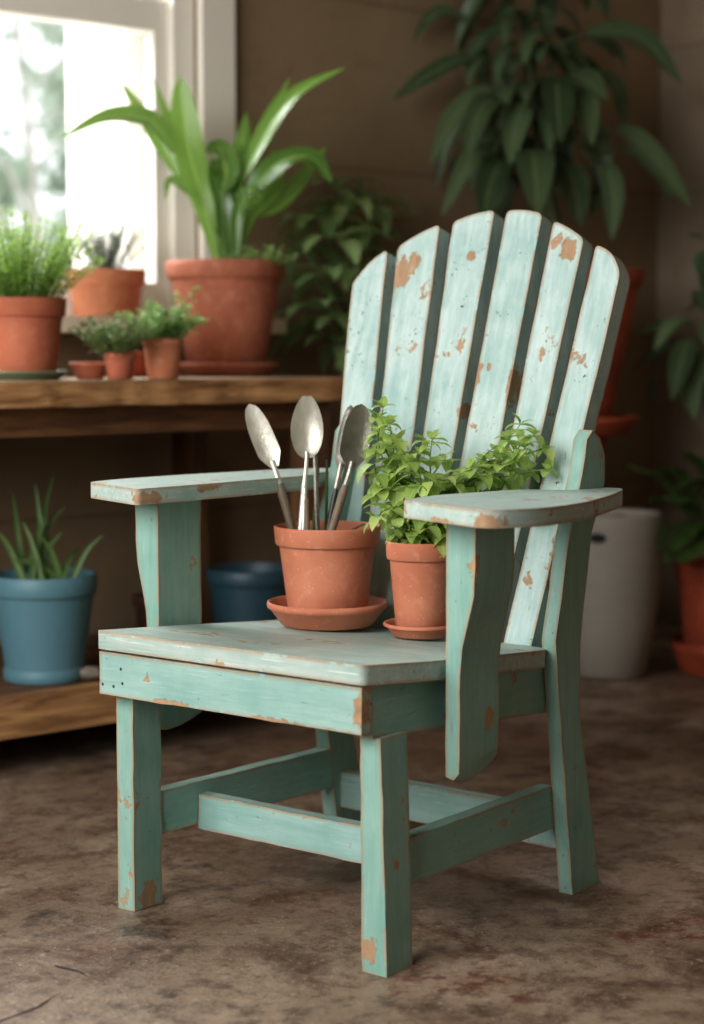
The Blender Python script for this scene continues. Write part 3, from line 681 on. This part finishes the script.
bp('shelf', box(BX0 + .02, BX1 - .02, BY0 + .02, BY0 + .043, .076, .155, 0.006, 3), BENCH)
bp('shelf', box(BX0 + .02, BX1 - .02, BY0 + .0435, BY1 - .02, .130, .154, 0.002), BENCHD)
SH = 0.156

# things on the bench -------------------------------------------------
def px_scale(D): return D / FPX
def base_y(u, v, Y, z): p = at_y(u, v, Y); return Vector((p.x, Y, z))
BT = BZ + 0.002
def feath(fo, st, c, n, h, spread, ll, lw, gap, tw=0.0009, shape='lance', droop=.4, pair=True):
    stems = []
    for k in range(n):
        a = random.random() * 6.3; r = random.random() ** .6; b_ = c + Vector((math.cos(a) * spread * .35 * r, math.sin(a) * spread * .35 * r, 0)); hh = h * random.uniform(.65, 1.05) * (1 - .3 * r)
        stems.append([b_, b_ + Vector((math.cos(a) * spread * .35 * r, math.sin(a) * spread * .35 * r, hh * .55)), b_ + Vector((math.cos(a) * spread * .75 * r, math.sin(a) * spread * .75 * r, hh))])
    herb_stems(fo, st, stems, ll, lw, gap, tw, shape=shape, droop=droop, pair=pair)

# left pot on a sage saucer
p = base_y(24, 375, 1.19, BT); D = depth(p)
sc = obj('saucer', lathe(saucer_prof(0.086, 0.07, 0.017)), SAGE, None, angle=50, loc=p); tag(sc, 'pale sage green saucer under the feathery herb pot on the bench', 'saucer')
p = p + Vector((0, 0, 0.007)); k = D / FPX
t1 = make_pot('potted_herb', 'feathery light green herb in an orange terracotta pot, leftmost on the bench', 'potted plant', p, 0.086, 0.063, 0.151, TCB, .24, .006)
fo = Foliage(); st = bmesh.new(); feath(fo, st, Vector((0, 0, .128)), 120, .20, .15, .024, .0075, .0075, .0009, 'lance', .4); fo.build('foliage', L_FEATH, t1); obj('stems', st, GRIPG, t1)
# pot on the sill
p = Vector((at_y(106, 300, YW - .058).x, YW - .058, WZ0 + .0305))
t2 = make_pot('potted_rosemary', 'grey-green needle-leaved herb in a squat tan pot on the window sill', 'potted plant', p, 0.0925, 0.072, 0.106, TCP, .36, .005)
fo = Foliage(); st = bmesh.new(); feath(fo, st, Vector((0, 0, .093)), 30, .13, .085, .018, .006, .0042, .0014, 'lance', .2); fo.build('foliage', L_ROSE, t2); obj('stems', st, TWIG, t2)
# big pot
p = base_y(226, 365, 1.33, BT); p0 = p; D = depth(p); k = D / FPX
sc = obj('saucer', lathe(saucer_prof(0.116, 0.098, 0.030)), TCR, None, angle=50, loc=p); tag(sc, 'broad dark terracotta saucer under the largest bench pot', 'saucer')
p = p + Vector((0, 0, 0.0065))
rr = 0.124
prof = [(0, 0), (.086, 0), (.089, .003), (.104, .12), (.113, .188), (.1135, .192), (.118, .194), (.1215, .2), (.1235, .222), (.1225, .229), (.119, .2315), (.114, .230), (.112, .222), (.108, .19)]
t3 = make_pot('potted_strap_plant', 'large terracotta pot with tall broad strap leaves at the right end of the bench', 'potted plant', p, rr, .086, .2315, TCR, prof=[(r * 1.07 * (1 - .11 * max(0, 1 - z / .2)), z * 1.06) for r, z in prof], sz=.229)
fo = Foliage(); topc = Vector((0, 0, .225))
def rp(u, v, dd=0.0): return at_d(u, v, D + dd) - p
def strap(ctrl, w, dd, shape='strap', **kw):
    pts = [topc + Vector((random.uniform(-.03, .03), random.uniform(-.03, .03), 0))] if not kw.pop('raw', 0) else []
    for i, q in enumerate(ctrl): pts.append(rp(q[0], q[1], dd * (i + 1) / len(ctrl)))
    fo.leaf(pts, w, up=kw.pop('up', -FWD + Vector((0, 0, .4))), n=18, shape=shape, na=3, **kw)
strap([(204, 205), (188, 145), (180, 76)], .068, -.07, 'paddle', fold=.12, rnd=1.1)
strap([(198, 190), (160, 130), (142, 118), (105, 118), (62, 138)], .056, -.08, 'stalked', up=Vector((0, 0, .8)) - FWD, fold=.25, wave=.12, rnd=.45)
strap([(190, 195), (160, 145), (140, 110), (120, 82)], .032, .04, 'stalked', fold=.3, rnd=.7)
strap([(200, 200), (172, 130), (152, 77)], .034, .08, 'lance', fold=.25, rnd=.8)
strap([(240, 190), (262, 140), (295, 95), (344, 68)], .052, -.05, 'stalked', up=Vector((0, 0, 1)) - FWD * .8, fold=.2, wave=.1, rnd=.85)
strap([(235, 200), (255, 150), (268, 118), (290, 78)], .03, .06, 'stalked', fold=.2, rnd=.8)
strap([(240, 210), (258, 182), (285, 160), (312, 158), (331, 182)], .065, -.09, 'stalked', up=Vector((0, 0, .8)) - FWD, fold=.2, wave=.15, rnd=.25)
strap([(235, 180), (243, 140), (246, 112)], .045, .05, 'lance', fold=.2, rnd=.5)
strap([(222, 200), (226, 172), (219, 150), (206, 152)], .06, -.10, 'stalked', fold=.25, rnd=.2)
strap([(228, 205), (236, 165), (252, 150), (276, 140)], .055, .02, 'lance', fold=.2, rnd=.6)
strap([(245, 215), (268, 190), (275, 165), (272, 150)], .06, .07, 'lance', fold=.2, rnd=.9)
strap([(210, 215), (196, 185), (176, 165)], .045, .05, 'lance', fold=.2, rnd=.55)
strap([(212, 215), (190, 190), (170, 180), (165, 200)], .03, -.02, 'lance', fold=.2, rnd=.35)
strap([(248, 222), (275, 205), (300, 180), (325, 148)], .045, .09, 'stalked', fold=.2, rnd=.7)
strap([(225, 210), (215, 175), (212, 155)], .04, -.05, 'lance', fold=.3, rnd=.1)
strap([(238, 215), (250, 190), (262, 205)], .03, -.08, 'lance', fold=.3, rnd=.3)
fo.build('foliage', L_STRAP, t3)
fo = Foliage(); st = bmesh.new(); q = rp(262, 240, -.05)
feath(fo, st, Vector((q.x, q.y, .212)), 24, .075, .08, .018, .012, .008, .0008, 'ovate'); fo.build('undergrowth', L_OREG, t3); obj('undergrowth_stems', st, GRIPG, t3)
# two small pots, dish and a low bowl in front
p = base_y(120, 381, 1.10, BT)
t4 = make_pot('potted_herb', 'smallest terracotta pot of olive green herb at the front of the bench', 'potted plant', p, 0.0335, 0.0245, 0.052, TCB, .24, .003, .004)
fo = Foliage(); st = bmesh.new(); feath(fo, st, Vector((-.012, .0, .045)), 40, .085, .09, .019, .014, .009, .0008, 'ovate', .7); fo.build('foliage', L_THYME, t4); obj('stems', st, GRIPG, t4)
p = base_y(163, 381, 1.11, BT)
t5 = make_pot('potted_herb', 'small brown terracotta pot of pale green herb beside the largest bench pot', 'potted plant', p, 0.0425, 0.031, 0.080, TCP, .16, .003, .004)
fo = Foliage(); st = bmesh.new(); feath(fo, st, Vector((0, 0, .070)), 36, .085, .09, .025, .018, .010, .0009, 'ovate', .8)
k5 = depth(p)
herb_stems(fo, st, [[Vector((.01, 0, .07)), at_d(185, 325, k5) - p, at_d(205, 322, k5) - p], [Vector((.01, 0, .07)), at_d(178, 315, k5) - p, at_d(196, 290, k5) - p], [Vector((.0, 0, .07)), at_d(170, 320, k5) - p, at_d(176, 296, k5) - p]], .026, .018, .014)
fo.build('foliage', L_OREG, t5); obj('stems', st, GRIPG, t5)
p = base_y(90, 380, 1.16, BT)
bw = obj('terracotta_bowl', lathe([(0, 0), (.024, 0), (.028, .003), (.036, .024), (.041, .027), (.0415, .032), (.038, .034), (.034, .030), (.026, .006), (0, .005)]), TCB, None, angle=50, loc=p); tag(bw, 'low empty terracotta bowl left of the smallest herb pot on the bench', 'bowl')
p = base_y(140, 372, 1.36, BT)
jr = make_pot('flower_pot', 'empty dark clay pot standing behind the two small herb pots on the bench', 'flower pot', p, .04, .03, .055, TCD, .25, .003, .004, soil=False)

# lower shelf: blue pots
p = base_y(45, 680, 1.165, SH); D = depth(p)
bprof = lambda r, b, h: [(0, 0), (b + .001, 0), (b + .003, .003), (b + .003, .022), (b, .025), (b + .003, .05), (r - .006, h * .80), (r - .002, h * .81), (r, h * .84), (r + .001, h - .004), (r - .002, h), (r - .007, h), (r - .010, h - .01), (r - .016, h * .8)]
t6 = make_pot('potted_aloe', 'light blue pot with upright spiky leaves on the lower bench shelf', 'potted plant', p, .104, .078, .208, BLUE, prof=bprof(.104, .078, .208), sz=.178)
fo = Foliage()
for (u, v, w, dd) in [(35, 482, .020, .02), (22, 520, .018, -.02), (62, 532, .020, .0), (-8, 525, .018, .01), (45, 500, .018, .05), (104, 534, .016, -.02), (66, 505, .018, .06), (8, 560, .018, -.06), (80, 548, .016, .05), (40, 535, .018, -.05), (12, 490, .018, .07), (55, 470, .018, .08)]:
    b_ = Vector((random.uniform(-.05, .05), random.uniform(-.05, .05), .176)); e = at_d(u, v, D + dd) - p; m = b_.lerp(e, .5) + Vector((0, 0, .02))
    fo.leaf([b_, m, e], w, up=-FWD, n=10, shape='spike', fold=.45)
fo.build('foliage', L_ALOE, t6)
p = base_y(252, 632, 1.20, SH)
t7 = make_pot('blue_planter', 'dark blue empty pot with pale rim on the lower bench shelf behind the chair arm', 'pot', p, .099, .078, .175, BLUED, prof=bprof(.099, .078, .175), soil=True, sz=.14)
p = base_y(160, 640, 1.36, SH)
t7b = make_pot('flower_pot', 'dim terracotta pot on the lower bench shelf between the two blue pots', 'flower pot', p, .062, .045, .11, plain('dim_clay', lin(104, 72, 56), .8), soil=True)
p = base_y(90, 668, 1.10, SH)
bm = bmesh.new(); bmesh.ops.create_icosphere(bm, subdivisions=3, radius=.022)
for v in bm.verts: v.co = Vector((v.co.x * 1.3, v.co.y, max(-.010, v.co.z * .62))) * (1 + .25 * mnoise.noise(v.co * 60))
zm = min(v.co.z for v in bm.verts); bmesh.ops.translate(bm, verts=bm.verts[:], vec=(0, 0, -zm))
tag(obj('stone', bm, plain('pale_stone', lin(150, 140, 126), .8, .2, 30, .5), None, loc=p), 'small pale stone beside the light blue pot on the lower shelf', 'stone')

# ------------------------------------------------------------------ plants standing on the floor
def whorl(fo, c, n, L, W, e0, e1, droop, shape='lance', az0=None, **kw):
    a0 = random.random() * 6.3
    for k in range(n): fo.arch(c, a0 + k * 6.283 / n + random.uniform(-.25, .25), random.uniform(e0, e1), L * random.uniform(.75, 1.1), W * random.uniform(.8, 1.1), droop * random.uniform(.6, 1.2), n=8, shape=shape, **kw)
# bushy plant right of the bench
g = at_d(372, 600, 3.93); p = Vector((1.50, 1.37, 0)); D = depth(p)
t8 = make_pot('potted_bush', 'mid-green bushy houseplant in a tall pot between bench and chair back', 'potted plant', p, .13, .095, .56, TCD, .1, .006, .008)
fo = Foliage(); st = bmesh.new()
for (u, v, dd) in [(350, 205, 0), (320, 215, -.05), (370, 230, .05), (340, 240, -.1), (305, 245, 0), (330, 275, -.12), (360, 270, -.05), (385, 260, .05), (300, 285, -.05), (320, 310, -.12), (345, 320, -.1), (300, 225, .05), (335, 190, .05), (375, 205, .1), (385, 300, 0), (310, 330, -.05), (340, 345, -.08), (365, 340, -.05)]:
    c = at_d(u, v, D + dd) - p
    tube(st, [Vector((random.uniform(-.05, .05), random.uniform(-.05, .05), .52)), c.lerp(Vector((0, 0, .6)), .45) + Vector((0, 0, .05)), c], .004, .002, 6, 8)
    whorl(fo, c, 7, .15, .05, -.3, .6, 1.3)
fo.build('foliage', L_BUSH, t8); obj('stems', st, GRIPG, t8)

# tall plant on a pedestal in the corner
pb = at_d(562, 300, 4.62); PB = Vector((pb.x, pb.y, 0)); D = depth((pb.x, pb.y, .8)); k = D / FPX
zl = at_d(562, 434, D).z; zs = at_d(562, 421, D).z; zt = at_d(562, 271, D).z
r_s = 78 * k
ped = obj('plant_pedestal', lathe([(0, 0), (.075, 0), (.078, .004), (.078, .02), (.068, .04), (.066, .2), (.074, zl * .6), (.10, zl - .05), (.125, zl - .012), (.125, zl - .001), (.12, zl), (0, zl)]), TCD, None, angle=50, loc=PB)
tag(ped, 'round terracotta pedestal behind the chair carrying the tall leafy plant', 'plant stand')
sc = obj('saucer', lathe(saucer_prof(r_s, r_s * .86, zs - zl + .014)), TCD, None, angle=50, loc=PB + Vector((0, 0, zl + .0005))); tag(sc, 'terracotta saucer on the pedestal under the tall corner plant', 'saucer')
H = zt - zl - .008; p = PB + Vector((0, 0, zl + .007)); rr = 83 * k
t9 = make_pot('tall_potted_plant', 'tall dark green plant with drooping leaves in a terracotta pot behind the chair', 'potted plant', p, rr, 48 * k, H, TCD, .1, .012, .01)
fo = Foliage(); st = bmesh.new()
def bl(pts, w, dd=0.0, shape='stalked', **kw):
    P = [at_d(u, v, D + dd * (i / max(1, len(pts) - 1))) - p for i, (u, v) in enumerate(pts)]
    fo.leaf(P, w * k * .84, up=kw.pop('up', Vector((0, 0, .7)) - FWD), n=14, shape=shape, na=3, fold=kw.pop('fold', .22), **kw)
crown = [(528, -60), (545, -20), (512, 20), (548, 50), (520, 80), (540, 110), (530, 150), (545, 180)]
for (u, v) in [(528, 30), (552, 40), (510, 50), (535, 60), (500, 60), (560, 90), (520, 120)]:
    tube(st, [Vector((random.uniform(-.05, .05), random.uniform(-.05, .05), H - .04)), (at_d((u + 545) / 2, (v + 260) / 2, D) - p), at_d(u, v, D + random.uniform(-.08, .08)) - p], .006, .003, 7, 10)
big = [  # traced leaves: (polyline, width in the photo, depth swing)
 ([(520, 85), (470, 60), (430, 75), (394, 100)], 26, -.1), ([(515, 60), (455, 15), (425, 20), (400, 45)], 24, .05), ([(520, 110), (490, 90), (455, 115), (430, 165)], 26, -.15),
 ([(520, 120), (500, 100), (480, 110), (466, 160)], 32, -.25), ([(525, 160), (495, 150), (470, 160), (442, 215)], 28, -.2), ([(530, 165), (505, 160), (490, 185), (483, 225)], 34, -.28), ([(535, 150), (532, 150), (535, 170), (537, 215)], 46, -.3),
 ([(540, 95), (555, 80), (558, 105), (560, 142)], 38, -.32), ([(545, 90), (570, 75), (585, 80), (606, 100)], 38, -.25), ([(560, 110), (575, 92), (585, 105), (592, 145)], 34, -.2), ([(545, 50), (590, 34), (640, 38), (682, 84)], 34, -.05),
 ([(560, 60), (600, 45), (620, 55), (628, 66)], 26, .1), ([(565, 85), (600, 75), (618, 90), (625, 130)], 24, .1), ([(580, 140), (620, 130), (655, 160), (690, 207)], 34, -.05), ([(580, 155), (625, 150), (655, 170), (672, 200)], 26, .05),
 ([(585, 155), (605, 165), (613, 195), (612, 240)], 28, -.1), ([(560, 130), (585, 125), (600, 150), (598, 185)], 34, .05), ([(520, 20), (490, -10), (470, 10), (450, 50)], 24, .1), ([(540, 10), (575, -15), (600, -5), (598, 10)], 26, .1),
 ([(530, 40), (500, 30), (470, 55), (455, 75)], 26, .15), ([(520, 130), (480, 115), (450, 140), (428, 190)], 20, .1), ([(525, 175), (510, 175), (500, 200), (465, 235)], 26, .0), ([(550, 165), (565, 165), (575, 190), (580, 225)], 36, -.1),
 ([(530, 20), (540, -10), (545, 10), (548, 40)], 34, .1), ([(530, -20), (490, -50), (460, -30), (440, 0)], 30, 0), ([(540, -20), (590, -60), (620, -40), (650, 0)], 30, 0), ([(535, 60), (515, 60), (505, 80), (500, 115)], 30, .1), ([(545, 110), (525, 105), (515, 125), (510, 165)], 34, -.15),
 ([(550, 120), (545, 118), (560, 140), (556, 190)], 38, .1), ([(520, 140), (505, 130), (478, 150), (470, 190)], 28, .1), ([(545, 70), (570, 60), (580, 70), (580, 100)], 30, .15), ([(530, 90), (520, 85), (520, 110), (522, 150)], 34, .12), ([(560, 170), (590, 170), (600, 190), (592, 215)], 28, .1)]
for pts, w, dd in big: bl(pts, w, dd, rnd=random.random() * (.9 if dd < 0 else .4))
for k2 in range(90):
    u, v = random.choice(crown); c = at_d(u + random.uniform(-25, 25), v + random.uniform(-25, 25), D + random.uniform(.0, .1)) - p
    fo.arch(c, random.random() * 6.3, random.uniform(-.1, .6), random.uniform(.16, .24), .048, random.uniform(1.2, 2.0), n=8, shape='stalked', rnd=random.random() * .4, fold=.2)
fo.build('foliage', L_BIG, t9); obj('stems', st, plain('green_stalk', lin(84, 96, 62), .6, .2), t9)

# grey cement planter
p = at_z(618, 682, 0); p = Vector((p.x, p.y, 0)) + Vector((.06, .08, 0)); D = depth(p + Vector((0, 0, .3))); k = D / FPX
zr = at_d(618, 512, D).z; 
rt = 52 * k; rb = 36 * k
prof = [(0, 0), (rb - .01, 0), (rb, .008), (rb + (rt - rb) * .5, zr * .33), (rb + (rt - rb) * .86, zr * .66), (rt, zr * .95), (rt, zr - .006), (rt - .004, zr), (rt - .016, zr), (rt - .02, zr - .01), (rt - .024, zr * .86), (0, zr * .86)]
bm = lathe([(r + .0012 * math.sin(z * 160), z) if 0.01 < z < zr * .93 and r > 0 else (r, z) for r, z in prof], 64)
gp = thing('grey_planter', 'tall grey cement planter with dark open top behind the right chair arm', 'planter', p)
obj('body', bm, GREY, gp, angle=50); obj('soil', soil_bm(rt - .0215, zr * .95), SOIL, gp)  # soil raised near the rim, its dark standing for shadow inside the top
# dark oval plate on its side, coloured as the shade in a hand hole
q = at_d(600, 531, D - rt * .8) - p; ang = math.atan2(q.y, q.x); rh = rt * .985
bm = bmesh.new(); vs = [bm.verts.new(((rh + .003) * math.cos(ang + .17 * math.cos(a)), (rh + .003) * math.sin(ang + .17 * math.cos(a)), zr - .052 + .012 * math.sin(a))) for a in [i * math.pi / 10 for i in range(20)]]; bm.faces.new(vs)
bmesh.ops.solidify(bm, geom=bm.faces[:], thickness=.006); obj('hand_hole_shade', bm, plain('hole_shade', lin(30, 25, 22), .9), gp, label='dark oval plate standing for a shaded hand hole')

# right hand plants
p = at_z(726, 676, 0); p = Vector((p.x, p.y, 0)) + Vector((.04, .05, 0)); D = depth(p + Vector((0, 0, .2))); k = D / FPX
sc = obj('saucer', lathe(saucer_prof(50 * k, 40 * k, 32 * k)), TCD, None, angle=50, loc=p); tag(sc, 'terracotta saucer on the floor at the right edge under the fern pot', 'saucer')
p = p + Vector((0, 0, .007)); zt = at_d(700, 562, D).z - p.z
t10 = make_pot('potted_fern', 'feathery fern in a terracotta pot on the floor at the right edge', 'potted plant', p, 47 * k, 34 * k, zt, TCD, .16, .006, .008)
fo = Foliage(); st = bmesh.new()
def frond(ctrl, dd, ll, lw):
    P = [Vector((random.uniform(-.02, .02), random.uniform(-.02, .02), zt * .86))] + [at_d(u, v, D + dd * (i + 1) / len(ctrl)) - p for i, (u, v) in enumerate(ctrl)]
    tube(st, P, .003, .0012, 6, 14); S = spline(P, 26)
    for i in range(7, 27):
        d = (S[min(i + 1, 26)] - S[i - 1]).normalized(); side = d.cross(Vector((0, 0, 1)));
        if side.length < .1: side = RGT
        side.normalize(); kk = math.sin(math.pi * min(1, (i - 5) / 23)) ** .6
        for s in (-1, 1):
            dv = (side * s + d * .7 - Vector((0, 0, .25))).normalized(); fo.leaf([S[i], S[i] + dv * ll * kk * .5 + Vector((0, 0, .004)), S[i] + dv * ll * kk], lw, n=4, na=1, shape='ovate')
for c, dd in [([(695, 525), (665, 480), (632, 467)], -.1), ([(700, 520), (680, 500), (662, 498)], -.2), ([(705, 530), (685, 525), (668, 545)], -.2), ([(712, 500), (705, 470), (690, 455)], .05), ([(720, 510), (725, 480), (718, 455)], 0), ([(700, 530), (690, 540), (676, 558)], -.22), ([(725, 520), (750, 480), (770, 475)], 0), ([(700, 515), (680, 480), (672, 470)], .1), ([(708, 510), (695, 490), (700, 480)], -.2), ([(735, 530), (760, 530), (780, 550)], -.1)]: frond(c, dd, .065, .019)
fo.build('fronds', L_FERN, t10); obj('stems', st, GRIPG, t10)
# tall leafy plant whose pot is past the frame
p = at_d(805, 600, 4.72); p = Vector((p.x, p.y, 0)); D = depth(p + Vector((0, 0, .7))); k = D / FPX
t11 = make_pot('potted_houseplant', 'upright leafy plant leaning in from the right edge above the fern', 'potted plant', p, .11, .085, .3, TCD, .14, .008, .008)
fo = Foliage(); st = bmesh.new()
for pts, w, dd in [([(706, 335), (690, 340), (680, 365), (672, 400)], 24, -.15), ([(706, 338), (690, 325), (665, 325), (640, 335)], 20, .0), ([(705, 345), (680, 345), (655, 355), (632, 372)], 24, .1), ([(708, 340), (700, 355), (690, 385), (694, 420)], 26, -.1), ([(708, 330), (690, 322), (672, 325), (655, 350)], 20, -.05), ([(712, 350), (700, 370), (680, 390), (662, 400)], 28, .15), ([(710, 330), (705, 310), (700, 300), (694, 290)], 22, .05), ([(712, 330), (712, 300), (708, 270), (706, 250)], 26, 0), ([(720, 260), (705, 240), (698, 238), (688, 236)], 16, -.05), ([(722, 265), (710, 255), (702, 262), (698, 275)], 20, 0), ([(710, 350), (720, 370), (715, 400), (705, 425)], 30, .0), ([(710, 345), (690, 350), (660, 370), (650, 405)], 26, .2)]:
    P = [at_d(u, v, D + dd * (i / 3)) - p for i, (u, v) in enumerate(pts)]; fo.leaf(P, w * k, up=Vector((0, 0, 1)) - FWD * .5, n=12, shape='stalked', na=2, rnd=random.random() * (1 if dd < 0 else .4))
for (u, v) in [(708, 335), (716, 255), (712, 345)]: tube(st, [Vector((0, 0, .26)), (at_d(u + 40, v + 90, D) - p), at_d(u, v, D) - p], .007, .003, 7, 10)
for k2 in range(16): fo.arch(at_d(740 + random.uniform(-25, 40), random.uniform(230, 420), D + random.uniform(-.1, .15)) - p, random.random() * 6.3, random.uniform(0, .7), .16, .055, 1.4, n=8, shape='stalked')
fo.build('foliage', L_BIG, t11); obj('stems', st, GRIPG, t11)

# ------------------------------------------------------------------ light, sky, camera
wd = bpy.data.worlds.new('overcast'); bpy.context.scene.world = wd; wd.use_nodes = True
bg = wd.node_tree.nodes['Background']; bg.inputs[0].default_value = (0.93, 0.97, 1.0, 1); bg.inputs[1].default_value = 1.5
def area(name, loc, target, sx, sy, power, col):
    l = bpy.data.lights.new(name, 'AREA'); l.shape = 'RECTANGLE'; l.size = sx; l.size_y = sy; l.energy = power; l.color = col
    o = bpy.data.objects.new(name, l); C.objects.link(o); o.location = loc
    o.rotation_euler = (Vector(target) - Vector(loc)).to_track_quat('-Z', 'Y').to_euler(); return o
area('left_window_light', (XL + .05, -.45, 1.6), (0.2, -.1, .5), 2.2, 1.5, 78, (0.99, 0.985, 0.96))
area('back_window_light', (.3, YW + 1.3, 2.6), (.3, .2, .5), 2.2, 1.2, 120, (0.95, 0.98, 1.0))
cam = bpy.data.cameras.new('camera'); co = bpy.data.objects.new('camera', cam); C.objects.link(co)
co.location = CAM; co.rotation_euler = FWD.to_track_quat('-Z', 'Y').to_euler()
cam.sensor_fit = 'HORIZONTAL'; cam.sensor_width = 24; cam.lens = FPX / 704 * 24
cam.dof.use_dof = True; cam.dof.focus_distance = 2.55; cam.dof.aperture_fstop = 2.5; cam.clip_end = 200
sc_ = bpy.context.scene; sc_.camera = co
sc_.view_settings.view_transform = 'Standard'; sc_.view_settings.look = 'None'; sc_.view_settings.exposure = 0.47; sc_.view_settings.gamma = 0.88
sc_.cycles.use_denoising = True
sc_.cycles.max_bounces = 8; sc_.cycles.diffuse_bounces = 4; sc_.cycles.transparent_max_bounces = 12
sc_.cycles.sample_clamp_indirect = 6.0
